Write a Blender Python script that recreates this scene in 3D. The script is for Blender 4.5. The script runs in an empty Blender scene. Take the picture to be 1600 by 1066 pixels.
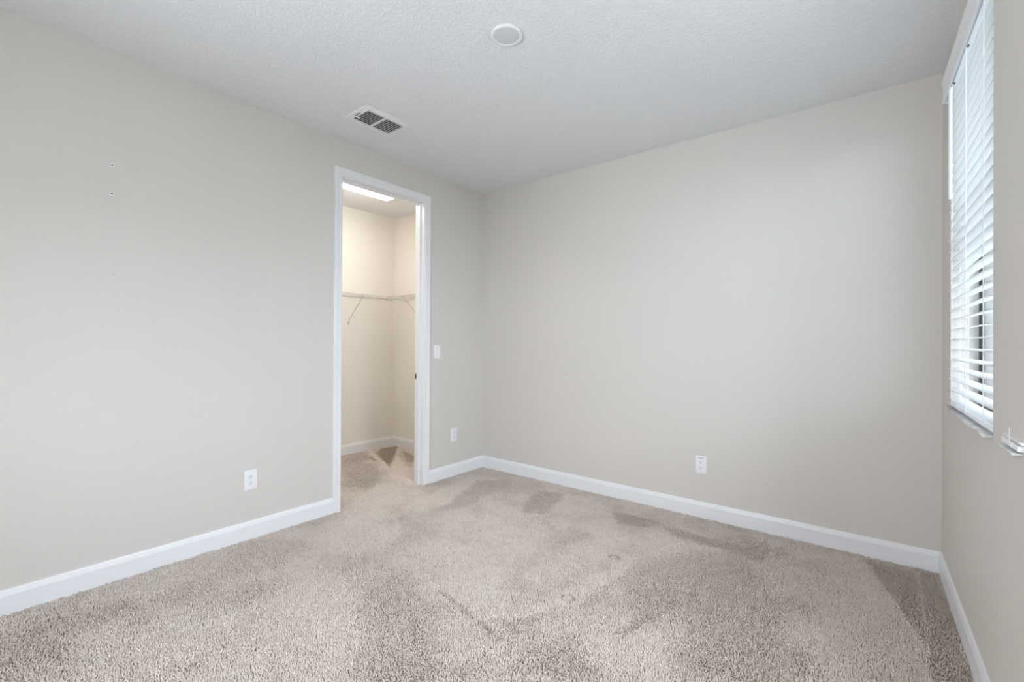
import bpy, bmesh, math, random
import numpy as np
from mathutils import Vector, Matrix

random.seed(7)
SC = bpy.context.scene
COL = SC.collection

# ------------------------------------------------------------------ camera
CAM = (3.0998, -3.4367, 1.2442)
cam_d = bpy.data.cameras.new('camera')
cam_d.sensor_width = 36.0
cam_d.lens = 716.136 / 1600 * 36.0
cam_d.clip_start = 0.02
cam = bpy.data.objects.new('camera', cam_d)
COL.objects.link(cam)
yaw, pitch, roll = -0.671536, 0.0036892, 0.0054016
fw = Vector((math.sin(yaw) * math.cos(pitch), math.cos(yaw) * math.cos(pitch), math.sin(pitch)))
r0 = Vector((math.cos(yaw), -math.sin(yaw), 0))
u0 = r0.cross(fw)
rr = math.cos(roll) * r0 + math.sin(roll) * u0
uu = -math.sin(roll) * r0 + math.cos(roll) * u0
cam.matrix_world = Matrix(((rr.x, uu.x, -fw.x, CAM[0]), (rr.y, uu.y, -fw.y, CAM[1]), (rr.z, uu.z, -fw.z, CAM[2]), (0, 0, 0, 1)))
SC.camera = cam

# ------------------------------------------------------------------ light and exposure
SC.view_settings.view_transform = 'Standard'
SC.view_settings.look = 'None'
SC.view_settings.gamma = 1.0
SC.view_settings.use_curve_mapping = False
SC.view_settings.exposure = 0.0
SC.cycles.max_bounces = 14
SC.cycles.diffuse_bounces = 10
SC.cycles.transparent_max_bounces = 12

world = bpy.data.worlds.new('sky')
SC.world = world
world.use_nodes = True
wn = world.node_tree
wn.nodes.clear()
w_out = wn.nodes.new('ShaderNodeOutputWorld')
w_bg = wn.nodes.new('ShaderNodeBackground')
w_bg.inputs[0].default_value = (0.815, 0.895, 1.0, 1)
w_bg.inputs[1].default_value = 23.5
wn.links.new(w_bg.outputs[0], w_out.inputs[0])

W0, RW, H = 3.38274, 0.01785468, 2.74           # back wall width, skew of the right wall, ceiling height
TH = math.atan(RW)
SD = Vector((math.sin(TH), -math.cos(TH), 0))    # along the right wall, away from the corner
ND = Vector((math.cos(TH), math.sin(TH), 0))     # out through the right wall
RZ = math.atan2(SD.y, SD.x)
RORG = Vector((W0, 0, 0))
def RP(s, o, z):
    return RORG + SD * s + ND * o + Vector((0, 0, z))
YR = -4.35                                       # rear wall
W1 = (0.30, 1.243, 0.9325, 2.58)                  # window in view: s0, s1, z0, z1
W2 = (1.63, 2.25, 0.945, 2.56)                  # second window, behind the edge of the frame
RO = (1.35, 2.30, 1.10, 2.05)                    # unseen opening added in the rear wall for fill light: x0, x1, z0, z1

def portal(name, loc, direction, sx, sy):
    d = bpy.data.lights.new(name, 'AREA')
    d.shape = 'RECTANGLE'
    d.size, d.size_y = sx, sy
    d.cycles.is_portal = True
    o = bpy.data.objects.new(name, d)
    COL.objects.link(o)
    o.location = loc
    o.rotation_euler = Vector(direction).to_track_quat('-Z', 'Y').to_euler()
    return o
portal('window_portal', RP((W1[0] + W1[1]) / 2, 0.30, (W1[2] + W1[3]) / 2), -ND, W1[1] - W1[0] + 0.1, W1[3] - W1[2] + 0.1)
portal('window_portal', RP((W2[0] + W2[1]) / 2, 0.30, (W2[2] + W2[3]) / 2), -ND, W2[1] - W2[0] + 0.1, W2[3] - W2[2] + 0.1)
portal('rear_portal', ((RO[0] + RO[1]) / 2, YR - 0.2, (RO[2] + RO[3]) / 2), (0, 1, 0), RO[1] - RO[0] + 0.1, RO[3] - RO[2] + 0.1)

# ------------------------------------------------------------------ materials
def new_mat(name):
    m = bpy.data.materials.new(name)
    m.use_nodes = True
    nt = m.node_tree
    return m, nt, nt.nodes['Principled BSDF']

def set_bump(nt, b, scale, strength, dist, detail=3.0, kind='noise', coord='Object'):
    tc = nt.nodes.new('ShaderNodeTexCoord')
    if kind == 'noise':
        t = nt.nodes.new('ShaderNodeTexNoise')
        t.inputs['Scale'].default_value = scale
        t.inputs['Detail'].default_value = detail
        out = t.outputs['Fac']
    else:
        t = nt.nodes.new('ShaderNodeTexVoronoi')
        t.inputs['Scale'].default_value = scale
        out = t.outputs['Distance']
    nt.links.new(tc.outputs[coord], t.inputs['Vector'])
    bp = nt.nodes.new('ShaderNodeBump')
    bp.inputs['Strength'].default_value = strength
    bp.inputs['Distance'].default_value = dist
    nt.links.new(out, bp.inputs['Height'])
    nt.links.new(bp.outputs['Normal'], b.inputs['Normal'])
    return out, bp

def plain(name, col, rough=0.5, metal=0.0, bump=None):
    m, nt, b = new_mat(name)
    b.inputs['Base Color'].default_value = (*col, 1)
    b.inputs['Roughness'].default_value = rough
    b.inputs['Metallic'].default_value = metal
    if bump:
        set_bump(nt, b, *bump)
    return m

M_WALL = plain('greige_wall_paint', (0.645, 0.613, 0.570), 0.55, bump=(110, 0.3, 0.004, 2.0))
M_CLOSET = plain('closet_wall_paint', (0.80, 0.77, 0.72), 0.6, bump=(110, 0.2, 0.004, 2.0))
M_TRIM = plain('white_trim_paint', (0.80, 0.805, 0.82), 0.32)
M_PLASTIC = plain('white_plastic', (0.82, 0.82, 0.83), 0.35)
M_GREYPL = plain('grey_print', (0.25, 0.25, 0.26), 0.5)
M_DARK = plain('dark_slot', (0.02, 0.02, 0.022), 0.6)
M_VINYL = plain('white_blind_vinyl', (0.84, 0.85, 0.86), 0.4)
M_SLAT = plain('white_slat_vinyl', (0.86, 0.86, 0.86), 0.45)
M_CORD = plain('white_cord', (0.85, 0.86, 0.87), 0.7)
M_BRONZE = plain('black_window_frame', (0.012, 0.012, 0.014), 0.45)
M_SILL = plain('pale_marble_sill', (0.66, 0.66, 0.66), 0.25, bump=None)
M_WIRE = plain('white_coated_wire', (0.60, 0.58, 0.55), 0.4)
M_STEEL = plain('satin_nickel', (0.42, 0.40, 0.37), 0.35, 0.9)
M_DUCT = plain('dark_duct', (0.03, 0.032, 0.036), 0.7)
M_LENS = plain('frosted_lens', (0.64, 0.655, 0.67), 0.45)
M_STUCCO = plain('exterior_stucco', (0.11, 0.132, 0.142), 0.9, bump=(60, 0.4, 0.01, 3.0))
M_LIGHT_BLOCK = plain('light_block_fence_paint', (0.34, 0.34, 0.33), 0.9)
M_GROUND = plain('exterior_ground', (0.42, 0.43, 0.40), 0.9, bump=(20, 0.4, 0.02, 3.0))
M_BACKING = plain('carpet_backing', (0.36, 0.315, 0.275), 0.95)

# knockdown ceiling: raised flattened blobs
M_CEIL, nt, b = new_mat('knockdown_ceiling')
b.inputs['Base Color'].default_value = (0.80, 0.81, 0.825, 1)
b.inputs['Roughness'].default_value = 0.75
tc = nt.nodes.new('ShaderNodeTexCoord')
n1 = nt.nodes.new('ShaderNodeTexNoise'); n1.inputs['Scale'].default_value = 72; n1.inputs['Detail'].default_value = 3
n1.inputs['Distortion'].default_value = 0.6
cr = nt.nodes.new('ShaderNodeValToRGB'); cr.color_ramp.elements[0].position = 0.40; cr.color_ramp.elements[1].position = 0.62
bp = nt.nodes.new('ShaderNodeBump'); bp.inputs['Strength'].default_value = 0.5; bp.inputs['Distance'].default_value = 0.0035
nt.links.new(tc.outputs['Object'], n1.inputs['Vector'])
nt.links.new(n1.outputs['Fac'], cr.inputs['Fac'])
nt.links.new(cr.outputs['Color'], bp.inputs['Height'])
nt.links.new(bp.outputs['Normal'], b.inputs['Normal'])

# slats let some daylight through
nt = M_SLAT.node_tree
tl = nt.nodes.new('ShaderNodeBsdfTranslucent'); tl.inputs[0].default_value = (0.88, 0.88, 0.87, 1)
mx = nt.nodes.new('ShaderNodeMixShader'); mx.inputs[0].default_value = 0.42
nt.links.new(nt.nodes['Principled BSDF'].outputs[0], mx.inputs[1]); nt.links.new(tl.outputs[0], mx.inputs[2])
nt.links.new(mx.outputs[0], nt.nodes['Material Output'].inputs[0])

# marble sill veins
nt = M_SILL.node_tree; b = nt.nodes['Principled BSDF']
tc = nt.nodes.new('ShaderNodeTexCoord'); n1 = nt.nodes.new('ShaderNodeTexNoise')
n1.inputs['Scale'].default_value = 14; n1.inputs['Detail'].default_value = 6; n1.inputs['Distortion'].default_value = 1.5
cr = nt.nodes.new('ShaderNodeValToRGB')
cr.color_ramp.elements[0].position = 0.35; cr.color_ramp.elements[0].color = (0.52, 0.52, 0.53, 1)
cr.color_ramp.elements[1].position = 0.6; cr.color_ramp.elements[1].color = (0.72, 0.72, 0.71, 1)
nt.links.new(tc.outputs['Object'], n1.inputs['Vector']); nt.links.new(n1.outputs['Fac'], cr.inputs['Fac'])
nt.links.new(cr.outputs['Color'], b.inputs['Base Color'])

# carpet yarn: per-tuft attribute mixing random heather with painted pile shading
M_YARN, nt, b = new_mat('beige_carpet_yarn')
b.inputs['Roughness'].default_value = 0.95
b.inputs['Specular IOR Level'].default_value = 0.1
at = nt.nodes.new('ShaderNodeAttribute'); at.attribute_name = 'yarn'
cr = nt.nodes.new('ShaderNodeValToRGB')
cr.color_ramp.elements[0].position = 0.0; cr.color_ramp.elements[0].color = (0.45, 0.368, 0.295, 1)
cr.color_ramp.elements[1].position = 1.0; cr.color_ramp.elements[1].color = (0.90, 0.82, 0.755, 1)
nt.links.new(at.outputs['Fac'], cr.inputs['Fac']); nt.links.new(cr.outputs['Color'], b.inputs['Base Color'])

# window glass: mostly clear with a reflection
M_GLASS = bpy.data.materials.new('window_glass'); M_GLASS.use_nodes = True
nt = M_GLASS.node_tree; nt.nodes.clear()
go = nt.nodes.new('ShaderNodeOutputMaterial'); gm = nt.nodes.new('ShaderNodeMixShader')
gt = nt.nodes.new('ShaderNodeBsdfTransparent'); gg = nt.nodes.new('ShaderNodeBsdfGlossy'); gf = nt.nodes.new('ShaderNodeLayerWeight'); gp = nt.nodes.new('ShaderNodeMath')
gt.inputs[0].default_value = (0.52, 0.54, 0.55, 1); gg.inputs['Roughness'].default_value = 0.02
gp.operation = 'POWER'; gp.inputs[1].default_value = 5.0
nt.links.new(gf.outputs['Facing'], gp.inputs[0])
nt.links.new(gp.outputs[0], gm.inputs[0]); nt.links.new(gt.outputs[0], gm.inputs[1]); nt.links.new(gg.outputs[0], gm.inputs[2])
nt.links.new(gm.outputs[0], go.inputs[0])

# lit fluorescent lens
def emitter(name, col, strength):
    m, nt, b = new_mat(name)
    b.inputs['Base Color'].default_value = (0.9, 0.9, 0.88, 1)
    b.inputs['Emission Color'].default_value = (*col, 1)
    b.inputs['Emission Strength'].default_value = strength
    return m
M_LAMP = emitter('lit_acrylic_lens', (1.0, 0.95, 0.885), 17.5)

# ------------------------------------------------------------------ mesh helpers
class MB:
    def __init__(self, f=None):
        self.bm = bmesh.new()
        self.f = f or (lambda x, y, z: Vector((x, y, z)))
    def box(self, x0, x1, y0, y1, z0, z1, bevel=0.0):
        vs = [self.bm.verts.new(self.f(x, y, z)) for x in (x0, x1) for y in (y0, y1) for z in (z0, z1)]
        F = [(0, 1, 3, 2), (4, 6, 7, 5), (0, 4, 5, 1), (2, 3, 7, 6), (0, 2, 6, 4), (1, 5, 7, 3)]
        fs = [self.bm.faces.new([vs[i] for i in q]) for q in F]
        if bevel:
            es = list({e for q in fs for e in q.edges})
            bmesh.ops.bevel(self.bm, geom=es, offset=bevel, segments=2, affect='EDGES', profile=0.6)
        return self
    def sweep(self, profile, a, b, side, up=(0, 0, 1), ma=0.0, mb=0.0):
        """profile of (out, height) swept from a to b; ma/mb shear the ends for mitres (along/out)."""
        a, b, side, up = Vector(a), Vector(b), Vector(side), Vector(up)
        t = (b - a).normalized()
        A = [self.bm.verts.new(self.f(*(a + side * o + up * h + t * (o * ma)))) for o, h in profile]
        B = [self.bm.verts.new(self.f(*(b + side * o + up * h + t * (o * mb)))) for o, h in profile]
        n = len(profile)
        for i in range(n):
            j = (i + 1) % n
            self.bm.faces.new((A[i], A[j], B[j], B[i]))
        self.bm.faces.new(A[::-1]); self.bm.faces.new(B)
        return self
    def tube(self, pts, r, n=8):
        pts = [Vector(p) for p in pts]
        rings = []
        for i, p in enumerate(pts):
            t = (pts[min(i + 1, len(pts) - 1)] - pts[max(i - 1, 0)]).normalized()
            q = Vector((0, 0, 1)) if abs(t.z) < 0.9 else Vector((1, 0, 0))
            x = t.cross(q).normalized(); y = t.cross(x)
            rings.append([self.bm.verts.new(self.f(*(p + (x * math.cos(2 * math.pi * k / n) + y * math.sin(2 * math.pi * k / n)) * r))) for k in range(n)])
        for A, B in zip(rings, rings[1:]):
            for k in range(n):
                self.bm.faces.new((A[k], A[(k + 1) % n], B[(k + 1) % n], B[k]))
        self.bm.faces.new(rings[0][::-1]); self.bm.faces.new(rings[-1])
        return self
    def lathe(self, prof, n=40, axis='z', c=(0, 0, 0)):
        """prof of (radius, offset along the axis), closed at both ends with fans."""
        c = Vector(c)
        def P(r, h, k):
            a = 2 * math.pi * k / n
            u, v = r * math.cos(a), r * math.sin(a)
            q = {'z': (u, v, h), 'x': (h, u, v), 'y': (u, h, v)}[axis]
            return self.f(*(c + Vector(q)))
        rings = [[self.bm.verts.new(P(r, h, k)) for k in range(n)] for r, h in prof]
        for A, B in zip(rings, rings[1:]):
            for k in range(n):
                self.bm.faces.new((A[k], A[(k + 1) % n], B[(k + 1) % n], B[k]))
        self.bm.faces.new(rings[0][::-1]); self.bm.faces.new(rings[-1])
        return self
    def build(self, name, mat, parent=None, smooth=False, keep_world=False):
        bmesh.ops.recalc_face_normals(self.bm, faces=self.bm.faces)
        me = bpy.data.meshes.new(name)
        self.bm.to_mesh(me); self.bm.free()
        me.materials.append(mat)
        if smooth:
            for p in me.polygons:
                p.use_smooth = True
            me.set_sharp_from_angle(angle=math.radians(35))
        o = bpy.data.objects.new(name, me)
        COL.objects.link(o)
        if parent is not None:
            o.parent = parent
        return o

def tag(o, label=None, cat=None, group=None, kind=None):
    for k, v in (('label', label), ('category', cat), ('group', group), ('kind', kind)):
        if v:
            o[k] = v
    return o
def empty(name, loc, rz=0.0):
    o = bpy.data.objects.new(name, None)
    o.empty_display_size = 0.1
    COL.objects.link(o)
    o.location = loc
    o.rotation_euler = (0, 0, rz)
    return o
def struct(o, label=None):
    o['kind'] = 'structure'
    if label:
        o['label'] = label
    return o
def copy_tree(o, parent=None):
    c = o.copy(); COL.objects.link(c)
    if parent is not None:
        c.parent = parent
    for ch in list(o.children):
        copy_tree(ch, c)
    return c

# ------------------------------------------------------------------ room shell
RX = W0 + RW * 4.6
DY0, DY1, DZ = -1.585, -0.757, 2.485             # rough opening of the doorway
CX, CY0, CY1 = -1.49, -2.35, 0.02                # closet: far wall, left end, right end

m = MB(); m.box(CX - 0.1, RX + 0.4, YR - 0.1, 0.15, -0.12, -0.012)
struct(m.build('floor', M_BACKING), 'carpet backing under the beige pile')
m = MB(); m.box(CX - 0.1, RX + 0.4, YR - 0.1, 0.15, H, H + 0.1)
struct(m.build('ceiling', M_CEIL), 'white knockdown textured ceiling')
m = MB()
m.box(-0.115, 0, YR, DY0, -0.012, H)
m.box(-0.115, 0, DY1, 0, -0.012, H)
m.box(-0.115, 0, DY0, DY1, DZ, H)
struct(m.build('wall_left', M_WALL), 'pale greige wall with the closet doorway')
m = MB(); m.box(0, RX + 0.2, 0, 0.12, -0.012, H)
struct(m.build('wall_back', M_WALL), 'greige wall facing the camera')
m = MB(RP)
T = 0.24
def wall_with_holes(m, s0, s1, holes, o0, o1):
    s = s0
    for a, b, z0, z1 in holes:
        m.box(s, a, o0, o1, -0.012, H)
        m.box(a, b, o0, o1, -0.012, z0)
        m.box(a, b, o0, o1, z1, H)
        s = b
    m.box(s, s1, o0, o1, -0.012, H)
wall_with_holes(m, -0.12, 4.45, [W1, W2], 0, T)
struct(m.build('wall_right', M_WALL), 'greige window wall at the right')
m = MB()
m.box(-0.115, RO[0], YR - 0.12, YR, -0.012, H)
m.box(RO[1], RX + 0.2, YR - 0.12, YR, -0.012, H)
m.box(RO[0], RO[1], YR - 0.12, YR, RO[3], H)
m.box(RO[0], RO[1], YR - 0.12, YR, -0.012, RO[2])
struct(m.build('wall_rear', M_WALL), 'greige wall with an opening added for fill light')
# closet shell
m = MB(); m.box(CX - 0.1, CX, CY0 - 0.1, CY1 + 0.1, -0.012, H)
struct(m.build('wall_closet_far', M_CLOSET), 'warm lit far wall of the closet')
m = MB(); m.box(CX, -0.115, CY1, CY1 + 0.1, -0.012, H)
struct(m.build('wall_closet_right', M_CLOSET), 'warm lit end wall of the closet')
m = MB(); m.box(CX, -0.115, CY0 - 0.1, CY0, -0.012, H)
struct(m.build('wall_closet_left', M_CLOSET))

# baseboards: flat face with a stepped, sloping top
BH, BT = 0.1085, 0.013
PROF = [(0, -0.012), (BT, -0.012), (BT, BH - 0.027), (BT - 0.005, BH - 0.004), (BT - 0.007, BH), (0, BH)]
CAS_T = 0.013
def base(name, a, b, side, ma=0.0, mb=0.0, label=None):
    m = MB(); m.sweep(PROF, a, b, side, ma=ma, mb=mb)
    return struct(m.build(name, M_TRIM), label)
base('baseboard_left', (0, YR, 0), (0, -1.629, 0), (1, 0, 0), label='white baseboard left of the doorway')
base('baseboard_corner', (0, -0.714, 0), (0, 0, 0), (1, 0, 0), mb=-1, label='short white baseboard between doorway and corner')
base('baseboard_back', (0, 0, 0), (W0, 0, 0), (0, -1, 0), ma=1, mb=-1, label='white baseboard along the back wall')
m = MB(); m.sweep(PROF, RP(0, 0, 0), RP(4.3, 0, 0), -ND, ma=1)
struct(m.build('baseboard_right', M_TRIM), 'white baseboard under the window')
base('baseboard_closet_far', (CX, CY0, 0), (CX, CY1, 0), (1, 0, 0), mb=-1, label='white baseboard on the far closet wall')
base('baseboard_closet_right', (CX, CY1, 0), (-0.115, CY1, 0), (0, -1, 0), ma=1, label='white baseboard on the closet end wall')

# ------------------------------------------------------------------ doorway: jambs, stops, casings, strike plate
door = struct(empty('door_1', (0, (DY0 + DY1) / 2, 0)), 'white cased closet doorway with no door leaf in view')
dc = door.location.y
def dbox(name, boxes, mat, bevel=0.0, label=None):
    m = MB()
    for bx in boxes:
        x0, x1, y0, y1, z0, z1 = bx
        m.box(x0, x1, y0 - dc, y1 - dc, z0, z1, bevel)
    o = m.build(name, mat, door)
    if label:
        o['label'] = label
    return o
JL, JR, JT = -1.564, -0.779, 2.466
dbox('jamb', [(-0.115, 0.0, DY0, JL, -0.012, JT)], M_TRIM)
dbox('jamb', [(-0.115, 0.0, JR, DY1, -0.012, JT)], M_TRIM)
dbox('head_jamb', [(-0.115, 0.0, DY0, DY1, JT, DZ)], M_TRIM)
dbox('door_stop', [(-0.080, -0.045, JL, JL + 0.011, -0.012, JT - 0.011)], M_TRIM)
dbox('door_stop', [(-0.080, -0.045, JR - 0.011, JR, -0.012, JT - 0.011)], M_TRIM)
dbox('door_stop', [(-0.080, -0.045, JL, JR, JT - 0.011, JT)], M_TRIM)
# casing profile across its width: (across from the inner edge, thickness)
CPROF = [(0, 0), (0, 0.008), (0.004, 0.0105), (0.014, 0.011), (0.019, 0.0085), (0.026, 0.0105), (0.050, 0.013), (0.058, 0.0125), (0.060, 0.010), (0.060, 0)]
def casing(name, xw, sgn):
    for (ya, sy) in ((-1.570, -1), (-0.773, 1)):
        m = MB()
        # swept upward; mitred at the top
        A, B = [], []
        for c, t in CPROF:
            A.append(m.bm.verts.new((xw + sgn * t, ya + sy * c - dc, -0.012)))
            B.append(m.bm.verts.new((xw + sgn * t, ya + sy * c - dc, 2.472 + c)))
        n = len(CPROF)
        for i in range(n):
            j = (i + 1) % n
            m.bm.faces.new((A[i], A[j], B[j], B[i]))
        m.bm.faces.new(A); m.bm.faces.new(B[::-1])
        m.build(name, M_TRIM, door)
    m = MB(); A, B = [], []
    for c, t in CPROF:
        A.append(m.bm.verts.new((xw + sgn * t, -1.570 - c - dc, 2.472 + c)))
        B.append(m.bm.verts.new((xw + sgn * t, -0.773 + c - dc, 2.472 + c)))
    n = len(CPROF)
    for i in range(n):
        j = (i + 1) % n
        m.bm.faces.new((A[i], A[j], B[j], B[i]))
    m.bm.faces.new(A); m.bm.faces.new(B[::-1])
    m.build('head_' + name, M_TRIM, door)
casing('casing', 0.0, 1)
casing('casing', -0.115, -1)
# strike plate on the far jamb
sp = dbox('strike_plate', [(-0.1135, -0.084, JR - 0.0016, JR + 0.0005, 0.912, 0.970)], M_STEEL, 0.0006, 'satin metal strike plate')
m = MB(); m.box(-0.1065, -0.092, JR - 0.0022 - dc, JR - 0.0005 - dc, 0.926, 0.956)
m.build('latch_hole', M_DARK, sp)

# ------------------------------------------------------------------ carpet pile
def vnoise(x, y, cell, seed):
    rng = np.random.RandomState(seed)
    g = rng.rand(96, 96).astype(np.float32)
    u, v = x / cell + 40.0, y / cell + 40.0
    i, j = np.floor(u).astype(int), np.floor(v).astype(int)
    fu, fv = u - i, v - j
    fu, fv = fu * fu * (3 - 2 * fu), fv * fv * (3 - 2 * fv)
    i, j = i % 95, j % 95
    return (g[i, j] * (1 - fu) + g[i + 1, j] * fu) * (1 - fv) + (g[i, j + 1] * (1 - fu) + g[i + 1, j + 1] * fu) * fv

def inside(x, y, poly, soft=0.03, seed=1):
    """soft signed membership of a polygon, its edge made ragged by noise"""
    rng = np.random.RandomState(seed)
    xw = x + (vnoise(x, y, 0.16, seed) - 0.5) * soft * 1.4 + rng.normal(0, 1, x.shape) * soft * 0.8
    yw = y + (vnoise(x, y, 0.16, seed + 1) - 0.5) * soft * 1.4 + rng.normal(0, 1, x.shape) * soft * 0.8
    c = np.zeros(x.shape, bool)
    n = len(poly)
    for k in range(n):
        (x0, y0), (x1, y1) = poly[k], poly[(k + 1) % n]
        if y0 == y1:
            continue
        hit = ((y0 > yw) != (y1 > yw)) & (xw < (x1 - x0) * (yw - y0) / (y1 - y0) + x0)
        c ^= hit
    return c.astype(np.float32)

PATCHES = [
    ([(0.836, -2.498), (0.572, -2.152), (1.085, -2.119), (1.405, -2.333), (1.203, -2.443)], 0.70, 0.060, 40),
    ([(0.145, -1.936), (0.243, -1.572), (0.612, -1.417), (0.8, -1.761), (0.446, -2.049)], 0.60, 0.060, 42),
    ([(1.29, -1.751), (1.492, -1.403), (1.773, -1.804), (1.681, -2.0)], 0.75, 0.060, 44),
    ([(0.981, -2.044), (1.103, -1.814), (1.397, -1.975), (1.679, -2.112), (1.856, -2.275), (1.62, -2.466)], -0.55, 0.030, 46),
    ([(2.012, -0.98), (2.216, -0.552), (2.6, -0.551), (2.726, -0.966), (2.538, -1.335), (2.299, -1.378), (2.151, -1.291), (2.008, -1.21)], -0.60, 0.050, 48),
    ([(2.444, -1.292), (2.707, -1.015), (2.846, -1.477), (2.57, -1.7)], -0.55, 0.050, 50),
    ([(1.958, -1.989), (2.106, -1.74), (2.261, -1.694), (2.35, -1.878), (2.057, -2.114)], -0.70, 0.050, 52),
    ([(2.095, -1.721), (2.367, -1.322), (2.533, -1.73), (2.35, -1.878)], 0.60, 0.060, 54),
    ([(1.884, -1.545), (1.973, -0.891), (2.027, -0.969), (2.021, -1.2), (1.984, -1.533), (1.834, -1.786), (1.727, -1.84)], 0.95, 0.030, 56),
    ([(2.899, -0.158), (3.047, -0.099), (3.263, -0.832), (3.252, -1.15), (2.956, -1.388), (2.818, -1.08), (2.905, -0.68)], 0.55, 0.060, 58),
    ([(3.046, -0.059), (3.19, -0.022), (3.355, -0.047), (3.382, -0.501), (3.385, -1.042), (3.265, -1.139), (3.274, -0.875), (3.227, -0.719), (3.166, -0.505)], -0.95, 0.006, 60),
    ([(3.272, -0.078), (3.286, -0.067), (3.277, -0.82), (3.27, -1.135), (3.257, -1.145), (3.265, -0.83)], -0.20, 0.006, 62),
    ([(3.134, -0.039), (3.297, -0.058), (3.295, -0.095), (3.127, -0.093)], -0.20, 0.006, 64),
    ([(0.854, -0.27), (1.107, -0.169), (1.223, -0.644), (1.06, -0.745)], -1.00, 0.020, 66),
    ([(1.123, -0.176), (1.492, -0.22), (1.51, -0.458), (1.242, -0.596)], 0.50, 0.030, 68),
    ([(1.548, -0.279), (1.859, -0.281), (1.891, -0.429), (1.704, -0.497)], -1.10, 0.012, 70),
    ([(1.988, -0.335), (2.23, -0.337), (2.594, -0.322), (2.609, -0.514), (2.3, -0.449), (2.043, -0.452)], -1.00, 0.020, 72),
    ([(0.296, -0.406), (0.492, -0.144), (0.595, -0.256), (0.625, -0.646), (0.668, -0.982), (0.569, -1.147)], -0.75, 0.020, 74),
    ([(0.319, -1.181), (0.114, -0.298), (0.27, -0.377), (0.494, -0.947), (0.497, -1.206)], 0.80, 0.020, 76),
    ([(-1.148, -0.538), (-1.444, -0.163), (-1.381, 0.02), (-0.692, -0.62)], -1.10, 0.010, 78),
    ([(-0.557, -0.742), (-1.002, -0.272), (-0.423, -0.574), (-0.088, -0.795), (-0.413, -0.812)], 1.10, 0.010, 80),
    ([(-1.188, -0.075), (-0.862, -0.156), (-0.651, -0.331), (-0.712, -0.381)], -1.00, 0.010, 82),
    ([(-1.407, -0.681), (-1.334, -0.548), (-0.618, -0.792), (0.006, -1.155), (-0.21, -1.188), (-0.73, -1.074)], -0.55, 0.030, 84),
    ([(-1.476, -0.356), (-1.486, -0.282), (-0.634, -0.632), (-0.607, -0.697)], 0.90, 0.008, 86),
    ([(-0.211, -1.393), (-0.343, -0.933), (-0.024, -0.904), (0.28, -1.384), (0.063, -1.561)], 0.60, 0.050, 88),
    ([(0.195, -3.258), (0.146, -3.057), (0.308, -2.857), (0.692, -2.828), (0.659, -3.085), (0.531, -3.278)], -0.70, 0.050, 90),
    ([(0.416, -3.051), (0.439, -2.884), (0.749, -2.864), (0.717, -3.039)], 0.90, 0.050, 92),
    ([(-0.083, -2.908), (-0.009, -2.624), (0.266, -2.494), (0.334, -2.764), (0.178, -2.927)], 0.60, 0.050, 94),
    ([(0.11, -2.376), (0.067, -2.065), (0.392, -1.981), (0.544, -2.313)], -0.40, 0.040, 96),
    ([(1.366, -1.852), (1.389, -1.834), (1.887, -1.944), (1.87, -1.973)], -0.90, 0.008, 98),
    ([(2.214, -1.597), (2.376, -1.071), (2.41, -1.081), (2.265, -1.612)], -0.80, 0.012, 100),
    ([(1.617, -1.202), (1.744, -0.63), (1.917, -0.618), (1.83, -0.976), (1.737, -1.252)], 0.40, 0.050, 102),
    ([(2.607, -0.591), (2.916, -0.43), (3.005, -0.599), (2.736, -0.853)], 0.00, 0.050, 104),
]

def pile_field(x, y):
    """-1 pile brushed towards the camera (reads dark, yarn painted darker) .. +1 brushed away (reads light, painted lighter)"""
    a = vnoise(x * 0.8 + y * 0.6, (y * 0.8 - x * 0.6) * 1.0, 0.34, 11)
    b_ = vnoise(x * 0.9 - y * 0.3, y + 0.4 * x, 0.15, 12)
    c = vnoise(x, y, 0.065, 13)
    f = (0.46 * a + 0.36 * b_ + 0.18 * c - 0.5) * 3.8
    f = np.tanh(f * 0.9)
    for poly, val, soft, sd in PATCHES:
        k = inside(x, y, poly, soft, sd)
        f = f * (1 - 0.8 * k) + val * k
    return np.clip(f, -1.2, 1.2)

def make_carpet(x0, x1f, y0, y1, sp, seed):
    rng = np.random.RandomState(seed)
    nx, ny = int((x1f - x0) / sp), int((y1 - y0) / sp)
    gx, gy = np.meshgrid((np.arange(nx) + 0.5) * sp + x0, (np.arange(ny) + 0.5) * sp + y0)
    gx[1::2] += sp * 0.5
    x = (gx + rng.uniform(-0.42, 0.42, gx.shape) * sp).ravel()
    y = (gy + rng.uniform(-0.42, 0.42, gy.shape) * sp).ravel()
    return x, y

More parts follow.
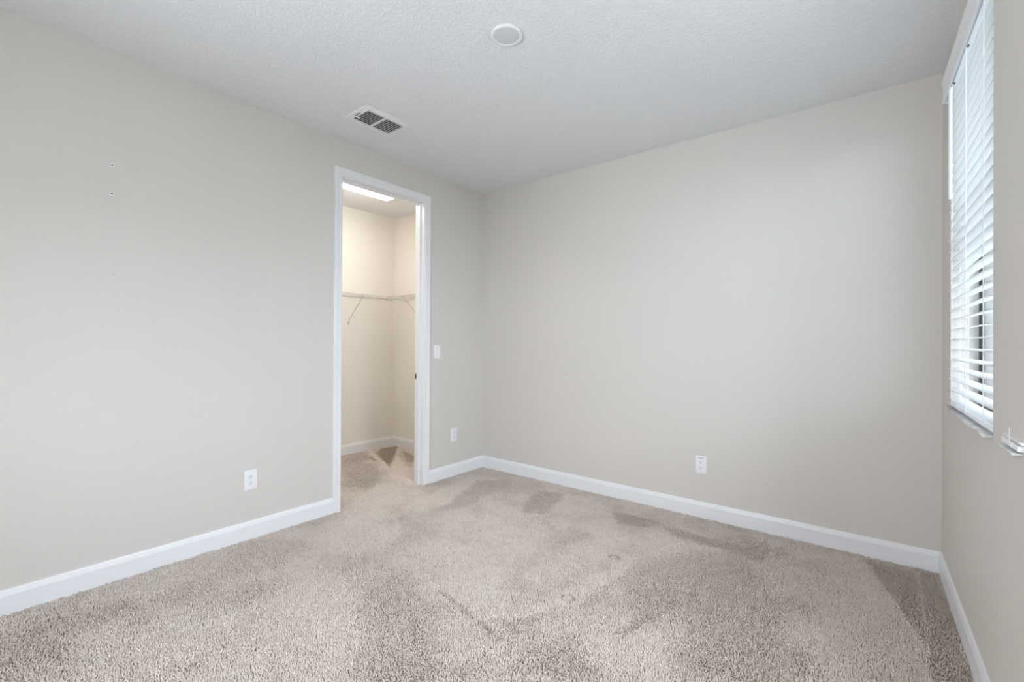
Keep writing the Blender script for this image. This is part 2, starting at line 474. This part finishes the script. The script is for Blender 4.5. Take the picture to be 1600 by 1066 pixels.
def build_carpet():
    sp = 0.0061
    xs, ys = [], []
    x, y = make_carpet(0.012, 3.46, YR + 0.02, -0.012, sp, 3)
    k = x < W0 - RW * y - 0.014
    xs.append(x[k]); ys.append(y[k])
    x, y = make_carpet(CX + 0.012, -0.117, CY0 + 0.01, CY1 - 0.012, sp, 4)
    xs.append(x); ys.append(y)
    x, y = make_carpet(-0.117, 0.012, JL + 0.003, JR - 0.003, sp, 5)
    xs.append(x); ys.append(y)
    x = np.concatenate(xs); y = np.concatenate(ys)
    # leave out what lies far behind the camera
    k = y > -4.2
    x, y = x[k], y[k]
    n = len(x)
    rng = np.random.RandomState(9)
    f = pile_field(x, y)
    # brushing direction: away from the middle of the view
    dx, dy = x - CAM[0], y - CAM[1]
    L = np.hypot(dx, dy) + 1e-6
    dx, dy = dx / L, dy / L
    clump_a = vnoise(x, y, 0.022, 21) * 12.6
    h = 0.0118 + rng.uniform(-0.004, 0.003, n) + (vnoise(x, y, 0.018, 22) - 0.5) * 0.006
    lean = 0.0045
    lx = f * 0.0065 * dx + lean * np.cos(clump_a) * 0.75 + rng.normal(0, 0.0028, n)
    ly = f * 0.0065 * dy + lean * np.sin(clump_a) * 0.75 + rng.normal(0, 0.0028, n)
    # two little furniture dents: a ring of crushed pile
    crush = np.zeros(n)
    for cx_, cy_, r_ in ((1.904, -0.968, 0.028), (1.920, -1.505, 0.030)):
        d = np.hypot(x - cx_, y - cy_)
        ring = np.exp(-((d - r_) / 0.0075) ** 2) * np.clip(0.75 + 0.5 * (y - cy_) / r_, 0, 1)
        crush = crush + ring
        h = h * (1 - 0.9 * ring)
    yarn = 0.58 + 0.21 * f + rng.normal(0, 0.07, n) + (vnoise(x, y, 0.03, 23) - 0.5) * 0.12  # brushed-pile light and dark painted into the colour, plus random heather
    yarn = np.clip(yarn - 0.75 * np.clip(crush, 0, 1), 0, 1)  # shade of the dents painted in as darker yarn
    rb = rng.uniform(0.0023, 0.0032, n)
    rm = rng.uniform(0.0026, 0.0038, n)
    ph = rng.uniform(0, 2 * math.pi, n)
    V = np.zeros((n, 7, 3), np.float32)
    for kk in range(3):
        a = ph + kk * 2 * math.pi / 3
        V[:, kk, 0] = x + rb * np.cos(a); V[:, kk, 1] = y + rb * np.sin(a); V[:, kk, 2] = -0.0115
        a2 = a + 0.5
        V[:, 3 + kk, 0] = x + lx * 0.55 + rm * np.cos(a2); V[:, 3 + kk, 1] = y + ly * 0.55 + rm * np.sin(a2)
        V[:, 3 + kk, 2] = -0.0115 + h * 0.62
    V[:, 6, 0] = x + lx * 1.25; V[:, 6, 1] = y + ly * 1.25; V[:, 6, 2] = -0.0115 + h
    # keep the pile out of the skirting
    base_i = (np.arange(n) * 7)[:, None]
    quads = np.array([[0, 1, 4, 3], [1, 2, 5, 4], [2, 0, 3, 5]])
    tris = np.array([[3, 4, 6], [4, 5, 6], [5, 3, 6]])
    q = (base_i[:, :, None] + quads[None]).reshape(n, 12)
    t = (base_i[:, :, None] + tris[None]).reshape(n, 9)
    loops = np.concatenate([q, t], axis=1).reshape(-1).astype(np.int32)
    tot = np.tile(np.array([4, 4, 4, 3, 3, 3], np.int32), n)
    start = np.concatenate([[0], np.cumsum(tot)[:-1]]).astype(np.int32)
    me = bpy.data.meshes.new('carpet_pile')
    me.vertices.add(n * 7); me.vertices.foreach_set('co', V.reshape(-1))
    me.loops.add(len(loops)); me.loops.foreach_set('vertex_index', loops)
    me.polygons.add(len(tot)); me.polygons.foreach_set('loop_start', start); me.polygons.foreach_set('loop_total', tot)
    me.polygons.foreach_set('use_smooth', np.ones(len(tot), bool))
    me.update(calc_edges=True)
    at = me.attributes.new('yarn', 'FLOAT', 'POINT')
    at.data.foreach_set('value', np.repeat(yarn, 7).astype(np.float32))
    me.materials.append(M_YARN)
    o = bpy.data.objects.new('carpet_pile', me)
    COL.objects.link(o)
    tag(o, 'beige cut-pile carpet with vacuum marks covering the floor', 'carpet', kind='stuff')
build_carpet()

# ------------------------------------------------------------------ window in the right wall
wc = (W1[0] + W1[1]) / 2
win = struct(empty('window_1', RP(wc, 0, W1[2]), RZ), 'dark framed window behind the white blind')
def lbox(m, s0, s1, o0, o1, z0, z1, bevel=0.0):
    m.box(s0 - wc, s1 - wc, o0, o1, z0 - W1[2], z1 - W1[2], bevel)
m = MB()
fo0, fo1, fwid = 0.100, 0.113, 0.040
lbox(m, W1[0], W1[0] + fwid, fo0, fo1, W1[2], W1[3]); lbox(m, W1[1] - fwid, W1[1], fo0, fo1, W1[2], W1[3])
lbox(m, W1[0] + fwid, W1[1] - fwid, fo0, fo1, W1[2], W1[2] + fwid); lbox(m, W1[0] + fwid, W1[1] - fwid, fo0, fo1, W1[3] - fwid, W1[3])
lbox(m, W1[0] + fwid, W1[1] - fwid, fo0 + 0.005, fo1, 1.74, 1.78)
m.build('window_frame', M_BRONZE, win)
m = MB(); lbox(m, W1[0] + fwid, W1[1] - fwid, 0.105, 0.109, W1[2] + fwid, 1.74)
lbox(m, W1[0] + fwid, W1[1] - fwid, 0.105, 0.109, 1.78, W1[3] - fwid)
m.build('window_pane', M_GLASS, win)
m = MB(); lbox(m, 0.288, 1.243, -0.025, 0.0, 0.9335, 0.9435, 0.003); lbox(m, W1[0], W1[1], 0.0005, fo0, 0.9335, 0.9430)
m.build('window_sill', M_SILL, win, smooth=True)['label'] = 'pale marble window sill'

# second window, out of frame to the right: frame and glass in the opening
w2c = (W2[0] + W2[1]) / 2
win2 = struct(empty('window_2', RP(w2c, 0, W2[2]), RZ), 'dark framed second window')
m = MB()
def l2(m, s0, s1, o0, o1, z0, z1):
    m.box(s0 - w2c, s1 - w2c, o0, o1, z0 - W2[2], z1 - W2[2])
l2(m, W2[0], W2[0] + fwid, fo0, fo1, W2[2], W2[3]); l2(m, W2[1] - fwid, W2[1], fo0, fo1, W2[2], W2[3])
l2(m, W2[0] + fwid, W2[1] - fwid, fo0, fo1, W2[2], W2[2] + fwid); l2(m, W2[0] + fwid, W2[1] - fwid, fo0, fo1, W2[3] - fwid, W2[3])
m.build('window_frame', M_BRONZE, win2)

# ------------------------------------------------------------------ horizontal blind in the window
def slat_bm(length, width, tilt, s_mid):
    """one slightly crowned faux-wood slat; local x along the slat, y depth, z up"""
    m = MB()
    n, t = 6, 0.0028
    top, bot = [], []
    for i in range(n + 1):
        d = (i / n - 0.5) * width
        crown = 0.0022 * (1 - (2 * i / n - 1) ** 2)
        y, z = d * math.cos(tilt) - crown * math.sin(tilt), d * math.sin(tilt) + crown
        top.append((y, z + t / 2)); bot.append((y, z - t / 2))
    loop = top + bot[::-1]
    A = [m.bm.verts.new((-length / 2, y, z)) for y, z in loop]
    B = [m.bm.verts.new((length / 2, y, z)) for y, z in loop]
    for i in range(len(loop)):
        j = (i + 1) % len(loop)
        m.bm.faces.new((A[i], A[j], B[j], B[i]))
    m.bm.faces.new(A); m.bm.faces.new(B[::-1])
    return m
BZ = 2.50
BO = 0.0165                                       # depth of the slats' axis inside the opening
blind = tag(empty('window_blind', RP(wc, BO + 0.0035, BZ), RZ + 0.0075), 'white horizontal slat blind hanging in the window on the right wall', 'blind')
S0, S1 = 0.312, 1.236
def bx(m, s0, s1, o0, o1, z0, z1, bevel=0.0):
    m.box(s0 - wc, s1 - wc, o0 - BO, o1 - BO, z0 - BZ, z1 - BZ, bevel)
TILT = 0.12
z = 0.9815 + 0.003
k = 0
first = None
while z < 2.462:
    if first is None:
        first = slat_bm(S1 - S0, 0.050, TILT, wc).build('slat', M_SLAT, blind, smooth=True)
        o = first
    else:
        o = first.copy(); COL.objects.link(o); o.parent = blind
    o.location = (0.5 * (S0 + S1) - wc, 0, z - BZ)
    k += 1
    z += 0.0481
m = MB(); bx(m, S0, S1, -0.009, 0.041, 0.9525, 0.9675, 0.004)
br = m.build('bottom_rail', M_VINYL, blind, smooth=True)
for s in (0.444, 0.786, 1.122):
    m = MB(); m.lathe([(0.006, 0), (0.006, -0.003), (0.003, -0.005)], 12, 'y', (s - wc, -0.0245, 0.960 - BZ))
    m.build('cord_button', M_PLASTIC, br)
m = MB(); bx(m, S0, S1, -0.008, 0.042, 2.485, 2.535, 0.002)
hr = m.build('head_rail', M_VINYL, blind)
for s in (0.444, 0.786, 1.122):
    m = MB(); bx(m, s - 0.010, s + 0.006, -0.007, -0.002, 2.482, 2.486)
    m.build('cord_slot', M_DARK, hr)
# valance with a moulded face and short returns
VP = [(0, 0), (0.006, 0), (0.010, 0.004), (0.010, 0.016), (0.0065, 0.022), (0.0065, 0.078), (0.010, 0.086), (0.012, 0.096), (0.012, 0.108), (0, 0.108)]
m = MB()
def vsw(a, b, side, ma, mb):
    m.sweep(VP, a, b, side, ma=ma, mb=mb)
VZ = 2.462 - BZ
VA, VB = 0.270, 1.272
vf = -0.020 - BO
vsw((VA - wc, vf, VZ), (VB - wc, vf, VZ), (0, -1, 0), 0, 0)
for va in (VA, VB - 0.008):
    m.box(va - wc, va + 0.008 - wc, vf, -0.0005 - BO, VZ, VZ + 0.108)
m.build('valance', M_VINYL, blind)
def cord(name, s, o, z0, z1, r, mat=M_CORD):
    m = MB(); m.tube([(s - wc, o - BO, z0 - BZ), (s - wc, o - BO, z1 - BZ)], r, 6)
    return m.build(name, mat, blind)
for s in (0.444, 0.786, 1.122):
    cord('ladder_cord', s, -0.0120, 0.958, 2.485, 0.0016)
    cord('ladder_cord', s if s != 0.786 else 0.768, 0.0430, 0.958, 2.485, 0.0016)
    if s != 0.786:
        cord('lift_cord', s, BO, 0.958, 2.485, 0.0016)
m = MB(); m.tube([(0.420 - wc, -0.0165 - BO, 2.480 - BZ), (0.420 - wc, -0.0165 - BO, 1.940 - BZ)], 0.0065, 8)
m.build('tilt_wand', M_PLASTIC, blind, smooth=True)

# stub of a second blind: bottom rail, last slat, cord and sill end on the wall by the frame's right edge
stub = tag(empty('blind_stub', RP(1.50, 0, 0.95), RZ), 'short white blind bottom rail end on the right wall beside the frame edge', 'blind')
def sx(name, s0, s1, o0, o1, z0, z1, mat, bevel=0.0, parent=stub):
    m = MB(); m.box(s0 - 1.50, s1 - 1.50, o0, o1, z0 - 0.95, z1 - 0.95, bevel)
    return m.build(name, mat, parent)
sx('bottom_rail', 1.43, 1.615, -0.012, 0.004, 0.955, 0.971, M_VINYL, 0.003)
sx('slat', 1.44, 1.640, -0.010, 0.002, 0.9785, 0.9815, M_VINYL)
sx('cord_button', 1.545, 1.555, -0.0145, -0.011, 0.958, 0.968, M_PLASTIC)
sx('ladder_cord', 1.5190, 1.5208, -0.0118, -0.0100, 0.964, 1.008, M_CORD)
sx('sill_end', 1.43, 1.60, -0.021, 0.0, 0.943, 0.9495, M_SILL, 0.002)

# ------------------------------------------------------------------ outlets and switch
def plate_thing(name, label, cat, loc, rz, w, h, group=None):
    t = tag(empty(name, loc, rz), label, cat, group)
    m = MB(); m.box(-w / 2, w / 2, -0.0055, 0.0, -h / 2, h / 2, 0.0022)
    m.build('cover_plate', M_PLASTIC, t, smooth=True)
    return t
def add_receptacle(t, zc):
    m = MB()
    # rounded face with flat top and bottom
    pts = []
    for a in range(32):
        an = 2 * math.pi * a / 32
        pts.append((0.0172 * math.cos(an), max(-0.0140, min(0.0140, 0.0172 * math.sin(an)))))
    A = [m.bm.verts.new((u, -0.0050, v + zc)) for u, v in pts]
    B = [m.bm.verts.new((u * 0.95, -0.0078, v * 0.95 + zc)) for u, v in pts]
    for i in range(32):
        j = (i + 1) % 32
        m.bm.faces.new((A[i], A[j], B[j], B[i]))
    m.bm.faces.new(B); m.bm.faces.new(A[::-1])
    r = m.build('receptacle', M_PLASTIC, t)
    for u, w_, h_ in ((-0.0065, 0.0020, 0.0085), (0.0065, 0.0020, 0.0070)):
        m = MB(); m.box(u - w_ / 2, u + w_ / 2, -0.0082, -0.0070, zc + 0.0035 - h_ / 2, zc + 0.0035 + h_ / 2)
        m.build('slot', M_DARK, r)
    m = MB(); m.lathe([(0.0030, -0.0070), (0.0030, -0.0082)], 12, 'y', (0, 0, zc - 0.0075))
    m.build('ground_hole', M_DARK, r)
def outlet(label, loc, rz, mark=False):
    t = plate_thing('wall_outlet', label, 'outlet', loc, rz, 0.078, 0.124, 'white wall outlets')
    for zc in (0.0195, -0.0195):
        add_receptacle(t, zc)
    m = MB(); m.lathe([(0.0030, -0.0050), (0.0028, -0.0068)], 12, 'y', (0, 0, 0))
    m.build('screw', M_PLASTIC, t)
    if mark:
        m = MB(); m.box(-0.017, 0.017, -0.0060, -0.0050, 0.0455, 0.0495)
        o = m.build('printed_mark', M_GREYPL, t); o['label'] = 'thin dark grey print above the sockets'
    return t
RL = math.pi / 2                                  # a plate facing +x on the left wall
outlet('white duplex outlet on the left wall, left of the closet doorway', (0, -2.190, 0.368), RL)
outlet('white duplex outlet on the short wall between doorway and corner', (0, -0.4105, 0.381), RL)
outlet('white duplex outlet on the back wall with dark print along its top', (2.114, 0, 0.3745), 0, True)
sw = plate_thing('light_switch', 'white rocker light switch on the wall right of the closet doorway', 'light switch', (0, -0.624, 1.157), RL, 0.076, 0.120)
m = MB(); m.box(-0.0175, 0.0175, -0.0062, -0.004, -0.0345, 0.0345, 0.0008)
m.build('switch_bezel', M_PLASTIC, sw)
m = MB()
vs = [m.bm.verts.new(v) for v in ((-0.0155, -0.005, -0.032), (0.0155, -0.005, -0.032), (0.0155, -0.005, 0.032), (-0.0155, -0.005, 0.032),
                                  (-0.0155, -0.0105, -0.032), (0.0155, -0.0105, -0.032), (0.0155, -0.0068, 0.032), (-0.0155, -0.0068, 0.032))]
for q in ((0, 1, 2, 3), (4, 7, 6, 5), (0, 4, 5, 1), (2, 6, 7, 3), (1, 5, 6, 2), (0, 3, 7, 4)):
    m.bm.faces.new([vs[i] for i in q])
m.build('rocker', M_PLASTIC, sw)

# ------------------------------------------------------------------ screw holes and wall anchors
def anchor(label, loc, rz, r, ring=True, group=None, name='wall_anchor'):
    t = tag(empty(name, loc, rz), label, 'wall anchor' if ring else 'nail hole', group)
    if ring:
        m = MB(); m.lathe([(r, 0.0), (r, -0.0012), (r * 0.8, -0.002)], 20, 'y')
        m.build('anchor_flange', M_VINYL, t)
        m = MB(); m.lathe([(r * 0.45, -0.0015), (r * 0.45, -0.0024)], 14, 'y')
        m.build('screw_hole', M_DARK, t)
    else:
        m = MB(); m.lathe([(r, 0.0), (r * 0.8, -0.0007)], 12, 'y')
        m.build('puncture', M_GREYPL if r < 0.003 else M_DARK, t)
    return t
g = 'wall anchors left in the left wall'
anchor('upper of two small white screw anchors high on the left wall', (0, -2.873, 2.150), RL, 0.0085, True, g)
anchor('lower of two small white screw anchors high on the left wall', (0, -2.873, 2.004), RL, 0.0085, True, g)
g = 'screw anchors left in the back wall'
anchor('upper of two small screw anchors in the bright part of the back wall', (2.580, 0, 1.943), 0, 0.0055, True, g)
anchor('lower of two small screw anchors in the bright part of the back wall', (2.581, 0, 1.576), 0, 0.0055, True, g)
g = 'nail holes in the walls'
anchor('tiny nail hole in the back wall left of the screw anchors', (1.850, 0, 1.825), 0, 0.0028, False, g, 'nail_hole')
anchor('tiny nail hole in the left wall below the white anchors', (0, -2.862, 1.587), RL, 0.0026, False, g, 'nail_hole')
anchor('upper tiny nail hole between closet doorway and corner', (0, -0.361, 2.033), RL, 0.0026, False, g, 'nail_hole')
anchor('lower tiny nail hole between closet doorway and corner', (0, -0.358, 1.621), RL, 0.0026, False, g, 'nail_hole')

# ------------------------------------------------------------------ ceiling light (off) and air vent
cl = tag(empty('ceiling_light', (1.694, -1.722, H)), 'round white flush ceiling light, switched off', 'ceiling light')
m = MB(); m.lathe([(0.073, 0.0), (0.073, -0.003), (0.077, -0.004), (0.077, -0.008), (0.073, -0.0115), (0.066, -0.0125), (0.061, -0.0105), (0.061, -0.002)], 64)
m.build('trim_ring', M_PLASTIC, cl, smooth=True)
m = MB(); m.lathe([(0.0615, -0.002), (0.0615, -0.0100), (0.045, -0.0110), (0.02, -0.0115), (0.002, -0.0116)], 64)
m.build('lens', M_LENS, cl, smooth=True)

vx0, vx1, vy0, vy1 = 0.328, 0.581, -1.757, -1.404
vcx, vcy = (vx0 + vx1) / 2, (vy0 + vy1) / 2
vent = tag(empty('ceiling_vent', (vcx, vcy, H)), 'white rectangular air register with dark louvres on the ceiling', 'vent')
ix0, ix1, iy0, iy1 = 0.368 - vcx, 0.544 - vcx, -1.716 - vcy, -1.432 - vcy
hx, hy = (vx1 - vx0) / 2, (vy1 - vy0) / 2
m = MB()
def rim(m, za, zb):
    o = [(-hx, -hy), (hx, -hy), (hx, hy), (-hx, hy)]
    i_ = [(ix0, iy0), (ix1, iy0), (ix1, iy1), (ix0, iy1)]
    O0 = [m.bm.verts.new((a, b_, 0)) for a, b_ in o]
    O1 = [m.bm.verts.new((a * 0.985, b_ * 0.985, za)) for a, b_ in o]
    I1 = [m.bm.verts.new((a, b_, zb)) for a, b_ in i_]
    I0 = [m.bm.verts.new((a, b_, 0)) for a, b_ in i_]
    for A, B in ((O0, O1), (O1, I1), (I1, I0), (I0, O0)):
        for k in range(4):
            m.bm.faces.new((A[k], A[(k + 1) % 4], B[(k + 1) % 4], B[k]))
rim(m, -0.004, -0.010)
m.build('vent_frame', M_PLASTIC, vent)
m = MB(); m.box(ix0, ix1, iy0, iy1, -0.0012, -0.0004)
m.build('duct_opening', M_DUCT, vent)
m = MB(); m.box(ix0, ix1, -0.007, 0.007, -0.0125, -0.0045, 0.001)
m.build('center_bar', M_PLASTIC, vent)
nl = 8
for half, (ya, yb) in enumerate(((iy0 + 0.001, -0.0075), (0.0075, iy1 - 0.001))):
    for i in range(nl):
        xc = ix0 + (i + 0.5) * (ix1 - ix0) / nl + 0.004
        m = MB()
        # angled blade with a flat lower lip
        P = [(xc + 0.0027, -0.0118), (xc - 0.0025, -0.0118), (xc - 0.0076, -0.0060), (xc - 0.0040, -0.0060)]
        A = [m.bm.verts.new((a, ya, b_)) for a, b_ in P]; B = [m.bm.verts.new((a, yb, b_)) for a, b_ in P]
        for q in range(4):
            m.bm.faces.new((A[q], A[(q + 1) % 4], B[(q + 1) % 4], B[q]))
        m.bm.faces.new(A); m.bm.faces.new(B[::-1])
        m.build('louvre', M_PLASTIC, vent)
m = MB(); m.box(-0.035, 0.020, iy0 - 0.016, iy0 - 0.012, -0.0105, -0.0085); 
lv = m.build('lever_slot', M_DARK, vent)
m = MB(); m.box(-0.04, -0.030, iy0 - 0.012, iy0 + 0.020, -0.016, -0.0105, 0.001)
m.build('damper_lever', M_PLASTIC, vent)

# ------------------------------------------------------------------ closet: lamp and wire shelving
lamp = tag(empty('closet_light', (-0.71, -1.19, H)), 'long lit white fluorescent light on the closet ceiling', 'ceiling light')
LL = 1.226 / 2
m = MB(); m.box(-0.115, 0.115, -LL, LL, -0.016, 0.0, 0.002)
m.build('fixture_body', M_PLASTIC, lamp)
m = MB()
lp = [(-0.120, -0.014), (-0.116, -0.045), (-0.095, -0.060), (0.095, -0.060), (0.116, -0.045), (0.120, -0.014)]
A = [m.bm.verts.new((a, -LL + 0.012, b_)) for a, b_ in lp]; B = [m.bm.verts.new((a, LL - 0.012, b_)) for a, b_ in lp]
for q in range(6):
    m.bm.faces.new((A[q], A[(q + 1) % 6], B[(q + 1) % 6], B[q]))
m.bm.faces.new(A); m.bm.faces.new(B[::-1])
m.build('diffuser', M_LAMP, lamp)['label'] = 'glowing white diffuser'
for sgn in (-1, 1):
    m = MB()
    A = [m.bm.verts.new((a * 1.01, sgn * (LL - 0.012), b_ * 1.01)) for a, b_ in lp]; B = [m.bm.verts.new((a * 1.01, sgn * LL, b_ * 1.01)) for a, b_ in lp]
    for q in range(6):
        m.bm.faces.new((A[q], A[(q + 1) % 6], B[(q + 1) % 6], B[q]))
    m.bm.faces.new(A); m.bm.faces.new(B[::-1])
    m.build('end_cap', M_PLASTIC, lamp)

SZ = 1.756
def wire_shelf(label, length, depth, loc, rz, braces, clips):
    """local x along the wall, y from the wall into the closet"""
    t = tag(empty('wire_shelf', loc, rz), label, 'shelf', 'wire shelves in the closet')
    m = MB()
    n = int(length / 0.0254)
    for i in range(n + 1):
        u = min(length, i * 0.0254)
        m.tube([(u, 0.004, 0), (u, depth, 0), (u, depth + 0.002, -0.028)], 0.0014, 5)
    for yy in (0.005, depth * 0.5):
        m.tube([(0, yy, -0.0035), (length, yy, -0.0035)], 0.0026, 6)
    m.build('shelf_deck', M_WIRE, t)
    m = MB(); m.tube([(0, depth, -0.003), (length, depth, -0.003)], 0.0032, 6); m.tube([(0, depth + 0.002, -0.030), (length, depth + 0.002, -0.030)], 0.0032, 6)
    m.build('front_rail', M_WIRE, t)
    for u in braces:
        m = MB(); m.tube([(u, depth - 0.004, 0.004), (u, depth - 0.012, -0.012), (u, 0.012, -0.270), (u, 0.006, -0.300)], 0.0042, 8)
        bo = m.build('brace', M_WIRE, t)
        m = MB(); m.box(u - 0.010, u + 0.010, 0.0, 0.007, -0.318, -0.290, 0.002)
        m.build('brace_foot', M_WIRE, bo)
    for u in clips:
        m = MB(); m.box(u - 0.006, u + 0.006, 0.0, 0.014, -0.014, 0.008, 0.002)
        m.build('wall_clip', M_WIRE, t)
    return t
# far wall: local x runs along +y ... local y must be +x
t1 = wire_shelf('white wire shelf along the far closet wall', 2.32, 0.300, (CX, CY1 - 0.01, SZ), -math.pi / 2, (0.592, 1.35), (0.1, 0.4, 0.7, 1.0, 1.3, 1.6, 1.9, 2.2))
t2 = wire_shelf('short white wire shelf on the right end wall of the closet', 1.040, 0.300, (-0.135, CY1, SZ), math.pi, (0.810,), (0.15, 0.5, 0.85))
m = MB(); m.box(1.040 - 0.008, 1.040 + 0.004, 0.270, 0.312, -0.050, 0.004, 0.002)
m.build('corner_bracket', M_WIRE, t2)

# ------------------------------------------------------------------ outdoors beyond the window
m = MB(); m.box(4.2, 30, -20, 30, -0.45, -0.35)
struct(m.build('ground', M_GROUND))
m = MB(); m.box(3.9, 16, 6.0, 6.3, -0.35, 3.0)
m2 = MB(); m2.box(8.0, 8.1, -14, 6.0, -0.35, 2.3)  # unseen fence, added to cut low daylight through the second window
struct(m2.build('light_block_fence', M_LIGHT_BLOCK), 'unseen plain fence added to cut low daylight')
struct(m.build('exterior_wall', M_STUCCO), 'grey stucco house wall seen through the blind')
